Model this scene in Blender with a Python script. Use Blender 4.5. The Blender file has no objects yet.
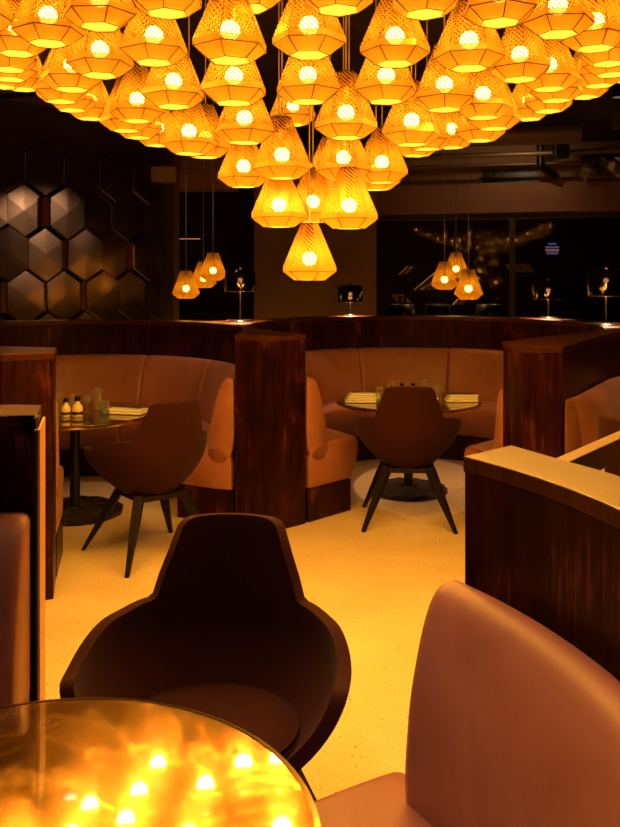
import bpy, math, random
from math import sin, cos, pi, radians, sqrt, atan2, acos
from mathutils import Vector, Matrix
random.seed(7)
sc = bpy.context.scene
COL = sc.collection
EYE, FPX, HX, HY = 1.52, 870.0, 310.0, 275.0     # eye height, focal length in pixels, horizon point

# ------------------------------------------------------------------ camera
cam = bpy.data.cameras.new('camera')
co = bpy.data.objects.new('camera', cam); COL.objects.link(co)
co.location = (0, 0, EYE); co.rotation_euler = (pi/2, 0, 0)
cam.sensor_fit = 'VERTICAL'; cam.sensor_height = 24.0; cam.sensor_width = 24.0
cam.lens = 24.0*FPX/827.0
cam.shift_y = -(413.5-HY)/827.0
cam.clip_start = 0.05
sc.camera = co
sc.view_settings.view_transform = 'Standard'
sc.view_settings.look = 'None'
sc.view_settings.exposure = 0.0
sc.view_settings.gamma = 1.0
cy = sc.cycles
cy.max_bounces = 8; cy.diffuse_bounces = 4; cy.glossy_bounces = 4
cy.transmission_bounces = 6; cy.transparent_max_bounces = 24
cy.caustics_reflective = False; cy.caustics_refractive = False
cy.sample_clamp_indirect = 4.0
cy.use_denoising = True

# ------------------------------------------------------------------ materials
def mat(name, base=(.5,.5,.5), rough=.5, metal=0.0, spec=.5, coat=0.0):
    m = bpy.data.materials.new(name); m.use_nodes = True
    nt = m.node_tree; b = nt.nodes['Principled BSDF']
    b.inputs['Base Color'].default_value = (*base, 1)
    b.inputs['Roughness'].default_value = rough
    b.inputs['Metallic'].default_value = metal
    b.inputs['Specular IOR Level'].default_value = spec
    b.inputs['Coat Weight'].default_value = coat
    return m, nt, b
def N(nt, t, **kw):
    n = nt.nodes.new(t)
    for k, v in kw.items():
        if k in n.inputs: n.inputs[k].default_value = v
        else: setattr(n, k, v)
    return n
def ramp(nt, fac, stops):
    r = nt.nodes.new('ShaderNodeValToRGB')
    e = r.color_ramp.elements
    while len(e) > 1: e.remove(e[-1])
    e[0].position = stops[0][0]; e[0].color = (*stops[0][1], 1)
    for p, c in stops[1:]:
        x = e.new(p); x.color = (*c, 1)
    nt.links.new(fac, r.inputs[0])
    return r
def coords(nt, scale=(1,1,1), kind='Object'):
    tc = nt.nodes.new('ShaderNodeTexCoord'); mp = nt.nodes.new('ShaderNodeMapping')
    mp.inputs['Scale'].default_value = scale
    nt.links.new(tc.outputs[kind], mp.inputs[0]); return mp.outputs[0]
def noise_col(name, stops, scale=5, detail=5, stretch=(1,1,1), rough=.5, metal=0, spec=.5, bump=0, coat=0, bscale=None, distort=0):
    m, nt, b = mat(name, stops[0][1], rough, metal, spec, coat)
    v = coords(nt, stretch)
    n = N(nt, 'ShaderNodeTexNoise', Scale=scale, Detail=detail, Roughness=.6, Distortion=distort)
    nt.links.new(v, n.inputs['Vector'])
    r = ramp(nt, n.outputs[0], stops)
    nt.links.new(r.outputs[0], b.inputs['Base Color'])
    if bump:
        n2 = N(nt, 'ShaderNodeTexNoise', Scale=bscale or scale, Detail=3)
        nt.links.new(v, n2.inputs['Vector'])
        bp = N(nt, 'ShaderNodeBump', Strength=bump, Distance=.01)
        nt.links.new(n2.outputs[0], bp.inputs['Height']); nt.links.new(bp.outputs[0], b.inputs['Normal'])
    return m

M = {}
def wood(name, dark, mid, light, rough, bump=.15):
    m, nt, b = mat(name, dark, rough, 0, .22); b.inputs['Specular Tint'].default_value=(1,.62,.4,1)
    v = coords(nt, (1, 1, .07))
    n1 = N(nt, 'ShaderNodeTexNoise', Scale=42, Detail=9, Roughness=.7, Distortion=.3)
    nt.links.new(v, n1.inputs['Vector'])
    v2 = coords(nt, (1, 1, .6))
    n2 = N(nt, 'ShaderNodeTexNoise', Scale=7, Detail=4, Roughness=.6)
    nt.links.new(v2, n2.inputs['Vector'])
    mul = N(nt, 'ShaderNodeMath', operation='MULTIPLY'); nt.links.new(n1.outputs[0], mul.inputs[0]); nt.links.new(n2.outputs[0], mul.inputs[1])
    r = ramp(nt, mul.outputs[0], [(.17, dark), (.30, mid), (.40, light)])
    nt.links.new(r.outputs[0], b.inputs['Base Color'])
    rr = ramp(nt, n1.outputs[0], [(.3, (rough-.08,)*3), (.7, (rough+.15,)*3)])
    if bump: nt.links.new(rr.outputs[0], b.inputs['Roughness'])
    bp = N(nt, 'ShaderNodeBump', Strength=bump, Distance=.004)
    nt.links.new(n1.outputs[0], bp.inputs['Height']); nt.links.new(bp.outputs[0], b.inputs['Normal'])
    return m
M['wood'] = wood('stained_wood', (.010,.0018,.0011), (.026,.005,.0026), (.115,.026,.010), .32)
M['board'] = wood('stained_board', (.030,.008,.0016), (.048,.013,.003), (.07,.02,.005), .34, .0)
M['board'].node_tree.nodes['Principled BSDF'].inputs['Specular IOR Level'].default_value=.62; M['board'].node_tree.nodes['Principled BSDF'].inputs['Specular Tint'].default_value=(.9,.42,.05,1)
M['rail'] = noise_col('raw_wood', [(.3,(.20,.09,.03)),(.7,(.3,.14,.05))], 12, 5, (1,1,1), .55)

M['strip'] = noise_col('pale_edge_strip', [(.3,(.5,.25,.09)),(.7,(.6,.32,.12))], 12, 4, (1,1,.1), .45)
# terrazzo floor
m, nt, b = mat('terrazzo', (.8,.66,.45), .42, 0, .4)
v = coords(nt)
vo = N(nt, 'ShaderNodeTexVoronoi', Scale=80, Randomness=1.0); nt.links.new(v, vo.inputs['Vector'])
wn = N(nt, 'ShaderNodeTexWhiteNoise'); nt.links.new(vo.outputs['Color'], wn.inputs['Vector'])
cr = ramp(nt, wn.outputs['Value'], [(0,(.78,.60,.34)),(.75,(.82,.64,.36)),(.84,(.62,.46,.28)),(.90,(.92,.80,.5)),(.972,(.78,.60,.34)),(.976,(.3,.17,.07)),(1,(.16,.09,.03))])
dr = ramp(nt, vo.outputs['Distance'], [(.28,(1,1,1)),(.36,(0,0,0))])
n3 = N(nt, 'ShaderNodeTexNoise', Scale=2.2, Detail=6); nt.links.new(v, n3.inputs['Vector'])
base = ramp(nt, n3.outputs[0], [(.35,(.76,.57,.31)),(.65,(.86,.68,.40))])
mx = N(nt, 'ShaderNodeMixRGB'); nt.links.new(dr.outputs[0], mx.inputs[0]); nt.links.new(base.outputs[0], mx.inputs[1]); nt.links.new(cr.outputs[0], mx.inputs[2])
n4 = N(nt, 'ShaderNodeTexNoise', Scale=160, Detail=3); nt.links.new(v, n4.inputs['Vector'])
g = ramp(nt, n4.outputs[0], [(.3,(.68,.62,.5)),(.6,(1,1,1))])
mm = N(nt, 'ShaderNodeMixRGB', blend_type='MULTIPLY'); mm.inputs[0].default_value = 1
nt.links.new(mx.outputs[0], mm.inputs[1]); nt.links.new(g.outputs[0], mm.inputs[2])
nt.links.new(mm.outputs[0], b.inputs['Base Color'])
M['terrazzo'] = m

def suede(name, a, c, rough=.6, sheen=.25):
    m = noise_col(name, [(.3,a),(.7,c)], 3.2, 8, (1,1,1), rough, 0, .3, .06, 0, 40, .6)
    b = m.node_tree.nodes['Principled BSDF']; b.inputs['Sheen Weight'].default_value = sheen
    b.inputs['Sheen Tint'].default_value = (1,.8,.65,1); b.inputs['Sheen Roughness'].default_value = .4
    return m
M['suede'] = suede('pinkish_brown_leather', (.23,.08,.054), (.35,.135,.09), .46, .12)
M['seam'] = mat('seam', (.12,.05,.035), .7)[0]
M['felt'] = noise_col('maroon_felt', [(.3,(.026,.0058,.0054)),(.7,(.038,.0085,.008))], 220, 3, (1,1,1), .85, 0, .08, .1)
M['felt'].node_tree.nodes['Principled BSDF'].inputs['Sheen Weight'].default_value = .04
M['blackwood'] = noise_col('black_wood', [(.3,(.006,.004,.003)),(.7,(.012,.008,.006))], 30, 4, (1,1,.1), .5, 0, .2)
M['blackmetal'] = mat('black_metal', (.012,.01,.009), .35, .3)[0]
# rough cast iron base
m, nt, b = mat('cast_iron', (.03,.02,.015), .38, .6)
v = coords(nt, (1,1,1))
w = N(nt, 'ShaderNodeTexWave', Scale=9, Distortion=9, Detail=4); w.wave_type='RINGS'
w.inputs['Detail Scale'].default_value = 2.5
nt.links.new(v, w.inputs['Vector'])
bp = N(nt, 'ShaderNodeBump', Strength=1.0, Distance=.012); nt.links.new(w.outputs[1] if len(w.outputs)>1 else w.outputs[0], bp.inputs['Height']); nt.links.new(bp.outputs[0], b.inputs['Normal'])
M['iron'] = m
# brass table top
m, nt, b = mat('brushed_brass_top', (.5,.3,.12), .2, .92, .5, 1.0)
b.inputs['Coat Roughness'].default_value=.03; b.inputs['Coat IOR'].default_value=2.0
v = coords(nt)
n1 = N(nt, 'ShaderNodeTexNoise', Scale=3.0, Detail=8, Roughness=.65, Distortion=1.8); nt.links.new(v, n1.inputs['Vector'])
r = ramp(nt, n1.outputs[0], [(.35,(.22,.105,.014)),(.5,(.32,.16,.024)),(.53,(.6,.36,.09)),(.56,(.27,.13,.02))])
nt.links.new(r.outputs[0], b.inputs['Base Color'])
rr = ramp(nt, n1.outputs[0], [(.3,(.13,)*3),(.7,(.2,)*3)]); nt.links.new(rr.outputs[0], b.inputs['Roughness'])
M['brasstop'] = m
M['brass'] = mat('polished_brass', (.85,.58,.24), .2, 1)[0]
M['chrome'] = mat('chrome', (.75,.68,.6), .15, 1)[0]
M['dark_brass'] = mat('dark_brass_wire', (.02,.008,.003), .6, .0)[0]
M['cord'] = mat('pale_cord', (.55,.42,.33), .6)[0]
M['black_plastic'] = mat('black_plastic', (.01,.01,.01), .3)[0]
M['paper'] = mat('cream_paper', (.92,.86,.66), .6)[0]
M['steel'] = mat('steel', (.3,.25,.2), .2, 1)[0]
M['cream_bottle'] = mat('cream_glass', (.85,.66,.3), .18, 0, .6)[0]
M['teal'] = mat('teal_band', (.02,.3,.32), .3)[0]
def glassy(name, tint, fres=1.45, rough=.02, gl=(1,1,1), base=.06):
    m = bpy.data.materials.new(name); m.use_nodes = True; nt = m.node_tree
    nt.nodes.remove(nt.nodes['Principled BSDF']); out = nt.nodes['Material Output']
    t = N(nt, 'ShaderNodeBsdfTransparent'); t.inputs[0].default_value = (*tint, 1)
    g = N(nt, 'ShaderNodeBsdfGlossy', Roughness=rough); g.inputs[0].default_value = (*gl, 1)
    f = N(nt, 'ShaderNodeFresnel', IOR=fres)
    a = N(nt, 'ShaderNodeMath', operation='ADD'); a.inputs[1].default_value = base; 
    ge = N(nt, 'ShaderNodeNewGeometry'); iv = N(nt, 'ShaderNodeMath', operation='SUBTRACT'); iv.inputs[0].default_value = 1.0; nt.links.new(ge.outputs['Backfacing'], iv.inputs[1])
    ml = N(nt, 'ShaderNodeMath', operation='MULTIPLY'); nt.links.new(f.outputs[0], ml.inputs[0]); nt.links.new(iv.outputs[0], ml.inputs[1]); nt.links.new(ml.outputs[0], a.inputs[0])
    mx = N(nt, 'ShaderNodeMixShader'); nt.links.new(a.outputs[0], mx.inputs[0]); nt.links.new(t.outputs[0], mx.inputs[1]); nt.links.new(g.outputs[0], mx.inputs[2])
    if base > .07 and gl == (1,1,1):
        d = N(nt, 'ShaderNodeBsdfDiffuse'); d.inputs[0].default_value = (.9,.9,.85,1)
        m3 = N(nt, 'ShaderNodeMixShader'); m3.inputs[0].default_value = .035
        nt.links.new(mx.outputs[0], m3.inputs[1]); nt.links.new(d.outputs[0], m3.inputs[2]); nt.links.new(m3.outputs[0], out.inputs[0])
    else: nt.links.new(mx.outputs[0], out.inputs[0])
    return m
M['glass'] = glassy('clear_glass', (.98,.98,.96), 1.5, .06, (1,1,1), .08)
M['smoke'] = glassy('smoked_glass', (.10,.07,.05), 1.6, .08, (.9,.8,.7), .08)
M['window'] = glassy('window_pane', (.8,.75,.7), 1.3, .02, (1,.97,.93), .0)
M['dark'] = mat('dark_wall', (.035,.022,.015), .7)[0]
M['ceiling'] = noise_col('dark_ceiling', [(.3,(.025,.015,.009)),(.7,(.05,.03,.018))], 1.5, 4, (1,1,1), .8)
M['pillar'] = noise_col('brown_plaster', [(.3,(.42,.27,.17)),(.7,(.5,.33,.2))], 2, 4, (1,1,1), .7)
M['fascia'] = noise_col('brown_fascia', [(.3,(.40,.2,.13)),(.7,(.48,.25,.16))], 2, 4, (1,1,1), .75)
M['beige'] = noise_col('beige_plaster', [(.3,(.5,.32,.16)),(.7,(.65,.42,.22))], 1.6, 5, (1,1,1), .8)
M['duct'] = mat('grey_duct', (.28,.2,.13), .45, .5)[0]
M['white_box'] = mat('pale_painted_metal', (.55,.42,.34), .5)[0]
M['frame'] = mat('dark_frame', (.07,.05,.035), .5)[0]
M['foil'] = noise_col('foil', [(.3,(.5,.5,.5)),(.7,(.75,.75,.75))], 8, 4, (1,1,1), .25, 1, .5, .9, 0, 14)
# slatted ceiling
m, nt, b = mat('ribbed_ceiling', (.10,.06,.035), .65)
v = coords(nt)
w = N(nt, 'ShaderNodeTexWave', Scale=6.0, Distortion=.15); w.bands_direction = 'Y'
nt.links.new(v, w.inputs['Vector'])
r = ramp(nt, w.outputs[0], [(.2,(.12,.07,.04)),(.6,(.34,.2,.11))]); nt.links.new(r.outputs[0], b.inputs['Base Color'])
M['ribbed'] = m
M['hex'] = noise_col('bronze_tile', [(.3,(.16,.115,.075)),(.7,(.24,.165,.105))], 2.5, 5, (1,1,1), .24, .9, .5, .12, 0, 3)
M['hexedge'] = mat('lit_edge_copper', (.9,.42,.12), .5, .2)[0]  # bright colour stands for lamplight on the upright tile sides
M['slat'] = mat('reflection_slat', (.6,.4,.2), .6)[0]

def emit(name, col, s):
    m = bpy.data.materials.new(name); m.use_nodes = True; nt = m.node_tree
    nt.nodes.remove(nt.nodes['Principled BSDF'])
    e = N(nt, 'ShaderNodeEmission', Strength=s); e.inputs[0].default_value = (*col, 1)
    nt.links.new(e.outputs[0], nt.nodes['Material Output'].inputs[0]); return m
BULB = 42.0
M['bulb'] = emit('warm_bulb', (1.0,.58,.13), BULB)
M['bulb_small'] = emit('warm_small_bulb', (1.0,.58,.13), 30)
M['bulb_white'] = emit('white_bulb', (1.0,.72,.5), 60)
M['downlight'] = emit('downlight_lens', (1,.8,.62), 6)
M['sign_blue'] = emit('lit_blue', (.16,.22,.55), .45)
M['sign_red'] = emit('lit_red', (.8,.2,.2), .5)
M['warm_lit'] = emit('lit_window', (1,.5,.15), .35)

# perforated gold mesh: translucent film with see-through holes in fine lines
def mesh_shade(name, trans_col, holes, alt):
    m = bpy.data.materials.new(name); m.use_nodes = True; nt = m.node_tree
    nt.nodes.remove(nt.nodes['Principled BSDF']); out = nt.nodes['Material Output']
    tl = N(nt, 'ShaderNodeBsdfTranslucent'); tl.inputs[0].default_value = (*trans_col, 1)
    df = N(nt, 'ShaderNodeBsdfDiffuse'); geo = N(nt, 'ShaderNodeNewGeometry'); sd = N(nt, 'ShaderNodeMixRGB'); sd.inputs[1].default_value = (.34,.15,.02,1); sd.inputs[2].default_value = (.92,.58,.12,1)  # inner face coloured paler, outer darker, imitating light held inside the shade
    nt.links.new(geo.outputs['Backfacing'], sd.inputs[0]); nt.links.new(sd.outputs[0], df.inputs[0])
    gl = N(nt, 'ShaderNodeBsdfGlossy', Roughness=.35); gl.inputs[0].default_value = (.8,.45,.12,1)
    ms = N(nt, 'ShaderNodeMixShader'); ms.inputs[0].default_value = .15
    nt.links.new(df.outputs[0], ms.inputs[1]); nt.links.new(gl.outputs[0], ms.inputs[2])
    m1 = N(nt, 'ShaderNodeMixShader'); m1.inputs[0].default_value = .5
    nt.links.new(tl.outputs[0], m1.inputs[1]); nt.links.new(ms.outputs[0], m1.inputs[2])
    tp = N(nt, 'ShaderNodeBsdfTransparent'); tp.inputs[0].default_value = (1,.82,.5,1)
    uv = coords(nt, (1,1,1), 'UV')
    w1 = N(nt, 'ShaderNodeTexWave', Scale=alt); w1.bands_direction = 'DIAGONAL'
    nt.links.new(uv, w1.inputs['Vector'])
    rr = ramp(nt, w1.outputs[1] if w1.outputs[0].type=='RGBA' and len(w1.outputs)>1 else w1.outputs[0], [(.42,(holes*.15,)*3),(.60,(min(.85,holes*2),)*3)])
    m2 = N(nt, 'ShaderNodeMixShader'); nt.links.new(rr.outputs[0], m2.inputs[0])
    nt.links.new(m1.outputs[0], m2.inputs[1]); nt.links.new(tp.outputs[0], m2.inputs[2])
    nt.links.new(m2.outputs[0], out.inputs[0]); return m
M['shade'] = mesh_shade('gold_mesh', (.56,.27,.012), .38, 3.8)
M['shade_low'] = mesh_shade('gold_film', (.60,.28,.018), .03, 5.0)

M['glow_disc'] = mesh_shade('pale_glow_disc', (1,.66,.2), .0, 5.0)
# ------------------------------------------------------------------ object helpers
def link(o, parent=None):
    COL.objects.link(o)
    if parent is not None: o.parent = parent
    return o
def tag(o, label=None, cat=None, group=None, kind=None):
    if label: o['label'] = label
    if cat: o['category'] = cat
    if group: o['group'] = group
    if kind: o['kind'] = kind
    return o
def empty(name, loc=(0,0,0), rz=0, label=None, cat=None, group=None, kind=None):
    o = bpy.data.objects.new(name, None); COL.objects.link(o); o.empty_display_size = .1
    o.location = loc; o.rotation_euler = (0,0,rz)
    return tag(o, label, cat, group, kind)
class MB:
    def __init__(s): s.v=[]; s.f=[]; s.mi=[]; s.uv=[]
    def add(s, vs, fs, mi=0, uvs=None):
        k = len(s.v); s.v += [tuple(x) for x in vs]
        for i, f in enumerate(fs):
            s.f.append([a+k for a in f]); s.mi.append(mi)
            s.uv.append(uvs[i] if uvs else None)
        return s
    def box(s, c, d, rz=0, mi=0):
        x,y,z = d[0]/2,d[1]/2,d[2]/2; R = Matrix.Rotation(rz,3,'Z'); C_=Vector(c)
        vs = [C_+R@Vector(p) for p in [(-x,-y,-z),(x,-y,-z),(x,y,-z),(-x,y,-z),(-x,-y,z),(x,-y,z),(x,y,z),(-x,y,z)]]
        return s.add(vs, [(0,3,2,1),(4,5,6,7),(0,1,5,4),(1,2,6,5),(2,3,7,6),(3,0,4,7)], mi)
    def prism(s, pts, z0, z1, mi=0):
        a = sum(pts[i][0]*pts[(i+1)%len(pts)][1]-pts[(i+1)%len(pts)][0]*pts[i][1] for i in range(len(pts)))
        if a < 0: pts = pts[::-1]
        n = len(pts); vs = [(p[0],p[1],z0) for p in pts]+[(p[0],p[1],z1) for p in pts]
        fs = [tuple(range(n))[::-1], tuple(range(n,2*n))]+[(i,(i+1)%n,n+(i+1)%n,n+i) for i in range(n)]
        return s.add(vs, fs, mi)
    def lathe(s, prof, n=32, c=(0,0,0), mi=0, closed=False):
        vs=[]; fs=[]; m=len(prof)
        for i in range(n):
            a=2*pi*i/n
            for r,z in prof: vs.append((c[0]+r*cos(a),c[1]+r*sin(a),c[2]+z))
        for i in range(n):
            j=(i+1)%n
            for k in range(m-1 if not closed else m):
                l=(k+1)%m; fs.append((i*m+k,j*m+k,j*m+l,i*m+l))
        if not closed:
            if prof[0][0]>1e-6: fs.append(tuple(i*m for i in range(n))[::-1])
            if prof[-1][0]>1e-6: fs.append(tuple(i*m+m-1 for i in range(n)))
        return s.add(vs,fs,mi)
    def tube(s, a, b, r0, r1=None, n=8, mi=0, caps=True):
        a=Vector(a); b=Vector(b); r1=r0 if r1 is None else r1
        d=(b-a).normalized(); u=d.orthogonal().normalized(); w=d.cross(u)
        vs=[]; 
        for i in range(n):
            t=2*pi*i/n; e=u*cos(t)+w*sin(t); vs.append(a+e*r0); vs.append(b+e*r1)
        fs=[(2*i,2*((i+1)%n),2*((i+1)%n)+1,2*i+1) for i in range(n)]
        if caps: fs += [tuple(2*i for i in range(n))[::-1], tuple(2*i+1 for i in range(n))]
        return s.add(vs,fs,mi)
    def build(s, name, m, parent=None, smooth=False, mats=None, auto=None):
        me=bpy.data.meshes.new(name); me.from_pydata(s.v,[],s.f); me.update()
        for q in (mats or [m]): me.materials.append(q)
        for p,k in zip(me.polygons,s.mi): p.material_index=k; p.use_smooth=smooth
        if any(u for u in s.uv):
            L=me.uv_layers.new(name='UVMap')
            for p,u in zip(me.polygons,s.uv):
                if u:
                    for li,c in zip(p.loop_indices,u): L.data[li].uv=c
        if smooth and auto:
            me.set_sharp_from_angle(angle=radians(auto))
        o=bpy.data.objects.new(name,me); return link(o,parent)
def fixn(o):
    import bmesh
    bm=bmesh.new(); bm.from_mesh(o.data); bmesh.ops.remove_doubles(bm,verts=bm.verts,dist=1e-5)
    bmesh.ops.recalc_face_normals(bm,faces=bm.faces); bm.to_mesh(o.data); bm.free(); return o
def bevel(o, w=.004, seg=2, ang=35):
    md=o.modifiers.new('bevel','BEVEL'); md.width=w; md.segments=seg; md.limit_method='ANGLE'; md.angle_limit=radians(ang); return o
def copy_tree(o, parent=None):
    c=o.copy(); COL.objects.link(c)
    if parent is not None: c.parent=parent
    for ch in list(o.children): copy_tree(ch,c)
    return c

# ------------------------------------------------------------------ the room shell
def structure(o): return tag(o, kind='structure')
CZ = 3.15
structure(MB().box((.5,5,-.05),(13,20,.1)).build('floor', M['terrazzo']))
structure(MB().box((.5,5,CZ+.05),(13,20,.1)).build('ceiling', M['ceiling']))
structure(MB().box((7.05,5,CZ/2),(.1,20,CZ)).build('wall_right', M['dark']))
structure(MB().box((-6.05,5,CZ/2),(.1,20,CZ)).build('wall_left_side', M['dark']))
structure(MB().box((.5,-5.05,CZ/2),(13,.1,CZ)).build('wall_behind', M['dark']))
structure(MB().box((.5,15.05,CZ/2),(13.2,.1,CZ)).build('wall_back', M['dark']))
# ribbed ceiling panel, upper left
structure(MB().box((-3.3,8.1,3.11),(4.2,5.2,.06)).build('ceiling_panel', M['ribbed']))
# pillar
structure(bevel(MB().box((.06,10.25,1.45),(1.41,.5,2.9)).build('pillar', M['pillar']),.01))
# glazed front, turned a little
GA = radians(-14); GD=(cos(GA),sin(GA))
def gp(s, off=0): return (.5+GD[0]*s - GD[1]*off, 11.05+GD[1]*s + GD[0]*off)
def gbox(s0,s1,z0,z1,th,off=0,mb=None,mi=0):
    p=gp((s0+s1)/2,off); mb=mb or MB(); return mb.box((p[0],p[1],(z0+z1)/2),(s1-s0,th,z1-z0),GA,mi)
structure(bevel(gbox(.2,6,2.27,2.62,.3).build('beam', M['fascia']),.008))
structure(gbox(.2,6,2.62,3.15,.1,.35).build('wall_above_beam', M['beige']))
structure(gbox(.2,6,0,.5,.12).build('wall_below_window', M['dark']))
for i,(a,b_) in enumerate([(.25,1.98),(2.05,4.9)]):
    fr=MB()
    gbox(a-.04,a,.5,2.27,.08,0,fr); gbox(b_,b_+.04,.5,2.27,.08,0,fr); gbox(a,b_,.5,.56,.08,0,fr); gbox(a,b_,2.2,2.27,.08,0,fr)
    w=structure(fr.build('window_%d'%(i+1), M['frame']))
    gbox(a,b_,.56,2.2,.012).build('pane', M['window'], w)
# left bay: dark wall beyond with a shelf light strip
structure(MB().box((-1.75,12.0,CZ/2),(2.6,.1,CZ)).build('wall_far_bay', M['dark']))
structure(MB().box((-1.9,9.55,2.62),(2.2,.35,.35)).build('beam', M['fascia']))
# hexagonal bronze tile wall, oblique on the left
W0=Vector((-1.56,9.1,0)); WD=Vector((-1.18,-1.40,0)).normalized(); WN=Vector((1,0,0)); WN=Vector((-WD.y,WD.x,0))
if WN.y>0: WN=-WN
tiles=MB(); edges=MB()
HW=.40; SIDE=.265; SL=.125
def hexpts(cx,cz,s=1.0):
    return [(cx-HW/2*s,cz-SIDE/2*s),(cx,cz-(SIDE/2+SL)*s),(cx+HW/2*s,cz-SIDE/2*s),(cx+HW/2*s,cz+SIDE/2*s),(cx,cz+(SIDE/2+SL)*s),(cx-HW/2*s,cz+SIDE/2*s)]
rh=random.Random(5)
for r_ in range(0,8):
    for c_ in range(0,8):
        cx=.23+c_*HW+(HW/2 if r_%2 else 0); cz=.15+r_*(SIDE+SL)
        if cz+SIDE/2+SL>3.1: continue
        d=rh.choice([.02,.05,.09,.14]); tx=rh.uniform(-.05,.05); tz=rh.uniform(-.05,.05)
        P=hexpts(cx,cz,.995)
        def w3(p,off): q=W0+WD*p[0]+WN*off; return (q.x,q.y,p[1])
        fr=[w3(p,d+(p[0]-cx)*tx+(p[1]-cz)*tz) for p in hexpts(cx,cz,.93)]
        md=[w3(p,d-.012+(p[0]-cx)*tx+(p[1]-cz)*tz) for p in P]; bk=[w3(p,0) for p in P]
        n=6
        ce=w3((cx,cz),d+.006)
        tiles.add(fr+md+[ce],[(12,i,(i+1)%n) for i in range(n)]+[(i,n+i,n+(i+1)%n,(i+1)%n) for i in range(n)])
        edges.add(md+bk,[(i,(i+1)%n,n+(i+1)%n,n+i) for i in (2,5)])
        tiles.add(md+bk,[(i,(i+1)%n,n+(i+1)%n,n+i) for i in (0,1,3,4)])
cpt=W0+WD*1.6-WN*.06
wl=structure(MB().box((cpt.x,cpt.y,CZ/2),(3.3,.1,CZ),atan2(WD.y,WD.x)).build('wall_left', M['dark']))
fixn(tiles.build('bronze_tiles', M['hex'], wl)); fixn(edges.build('tile_edges', M['hexedge'], wl))
tp=W0+WN*.05-WD*.04
structure(MB().box((tp.x,tp.y,CZ/2),(.08,.3,CZ),atan2(WD.y,WD.x)).build('trim_1', M['duct']))

# service runs under the ceiling
def pipe_thing(name,a,b_,r,m,label,cat,n=16):
    o=MB().tube(a,b_,r,r,n).build(name,m,smooth=True,auto=40); return tag(o,label,cat)
pipe_thing('ceiling_pipe',(gp(0,-.5)[0],gp(0,-.5)[1],2.92),(gp(6,-.5)[0],gp(6,-.5)[1],2.92),.03,M['duct'],'thin brown pipe running level under the ceiling above the windows','pipe')
pipe_thing('ceiling_pipe',(gp(0,-.35)[0],gp(0,-.35)[1],2.82),(gp(6,-.35)[0],gp(6,-.35)[1],2.82),.018,M['duct'],'thinner lower pipe running just above the beam over the windows','pipe')
pp=MB(); q=gp(2.34,-.45)
pp.tube((q[0],q[1],3.12),(q[0],q[1],2.78),.045); pp.tube((q[0],q[1],2.78),(q[0]+.22,q[1]+.1,2.66),.045)
tag(pp.build('drain_pipe',M['blackmetal'],smooth=True,auto=50),'black elbowed pipe dropping from the ceiling right of the vent grille','pipe')
q=gp(2.56,-.6)
tag(bevel(MB().box((q[0],q[1],2.93),(.16,.14,.18)).build('black_box',M['black_plastic']),.01),'black box hung on the pipe run beside the elbowed pipe','box')
# vent grille
q=gp(1.98,.26); vg=empty('vent_grille',(q[0],q[1],2.75),GA,'slotted air vent grille on the beige wall above the beam','vent')
fm=MB(); fm.box((0,0,.09),(.72,.04,.02)).box((0,0,-.09),(.72,.04,.02)).box((-.35,0,0),(.02,.04,.16)).box((.35,0,0),(.02,.04,.16))
fm.build('frame',M['beige'],vg)
sm=MB(); [sm.box((-.32+.04*k,0,0),(.012,.03,.16)) for k in range(17)]; sm.build('slats',M['blackmetal'],vg)
MB().box((0,.012,0),(.68,.008,.16)).build('backing',M['black_plastic'],vg)
# crumpled foil duct
fd=MB(); pts=[]
rf=random.Random(3)
q=gp(3.05,-.25)
vs=[];n=20;L=9
for i in range(L):
    for k in range(n):
        a=2*pi*k/n; rr_=.17*(1+rf.uniform(-.12,.12))*(.55 if i in (0,L-1) else 1)
        vs.append((q[0]-.28+.56*i/(L-1), q[1]+rr_*cos(a), 2.82+rr_*sin(a)-.04*abs(i-4)/4))
fs=[(i*n+k,i*n+(k+1)%n,(i+1)*n+(k+1)%n,(i+1)*n+k) for i in range(L-1) for k in range(n)]+[tuple(range(n))[::-1],tuple(range((L-1)*n,L*n))]
fd.add(vs,fs); tag(fd.build('flexible_duct',M['foil']),'crumpled silver foil duct resting above the beam on the right','duct')
# big round ducts in the dark
tag(MB().tube((.9,9.3,2.98),(2.8,9.0,2.99),.11,.11,24).build('round_duct',M['duct'],smooth=True,auto=40),'wide dark round duct under the ceiling behind the cluster','duct')
tag(MB().box((3.3,8.0,3.06),(.5,1.6,.14)).build('ceiling_duct',M['duct']),'dark square duct crossing the ceiling at right','duct')
tag(bevel(MB().box((-1.55,9.0,2.55),(.34,.24,.16)).build('ceiling_unit',M['white_box']),.01),'pale box unit hung under the ceiling left of the pendant cords','ceiling unit')
tag(bevel(MB().box((-1.95,9.0,2.72),(.13,.1,.13),.3).build('wall_speaker',M['white_box']),.006),'small pale box at the end of the slanting ceiling track','speaker')
tr=MB(); tr.tube((-2.75,8.6,3.02),(-1.95,9.0,2.62),.03,.03,6); tr.tube((-2.6,8.5,3.05),(-1.8,8.9,2.64),.02,.02,6)
tag(tr.build('ceiling_track',M['beige']),'slanting pale metal track below the ceiling over the bronze tiles','track')
tag(MB().box((-1.7,9.1,2.66),(1.6,.1,.05)).build('cable_tray',M['duct']),'level metal tray below the ceiling behind the cords at left','tray')
tt=MB(); tt.tube((-2.2,5.9,2.72),(-1.75,5.6,2.69),.02,.02,8); tt.tube((-1.73,5.6,2.70),(-1.72,5.62,2.83),.006,.006,6); tt.tube((-1.72,5.62,2.83),(-1.2,5.6,2.77),.006,.006,6)
tag(tt.build('spot_track',M['black_plastic']),'black lighting rail with a looped cable under the ceiling, far left','track')

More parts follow.
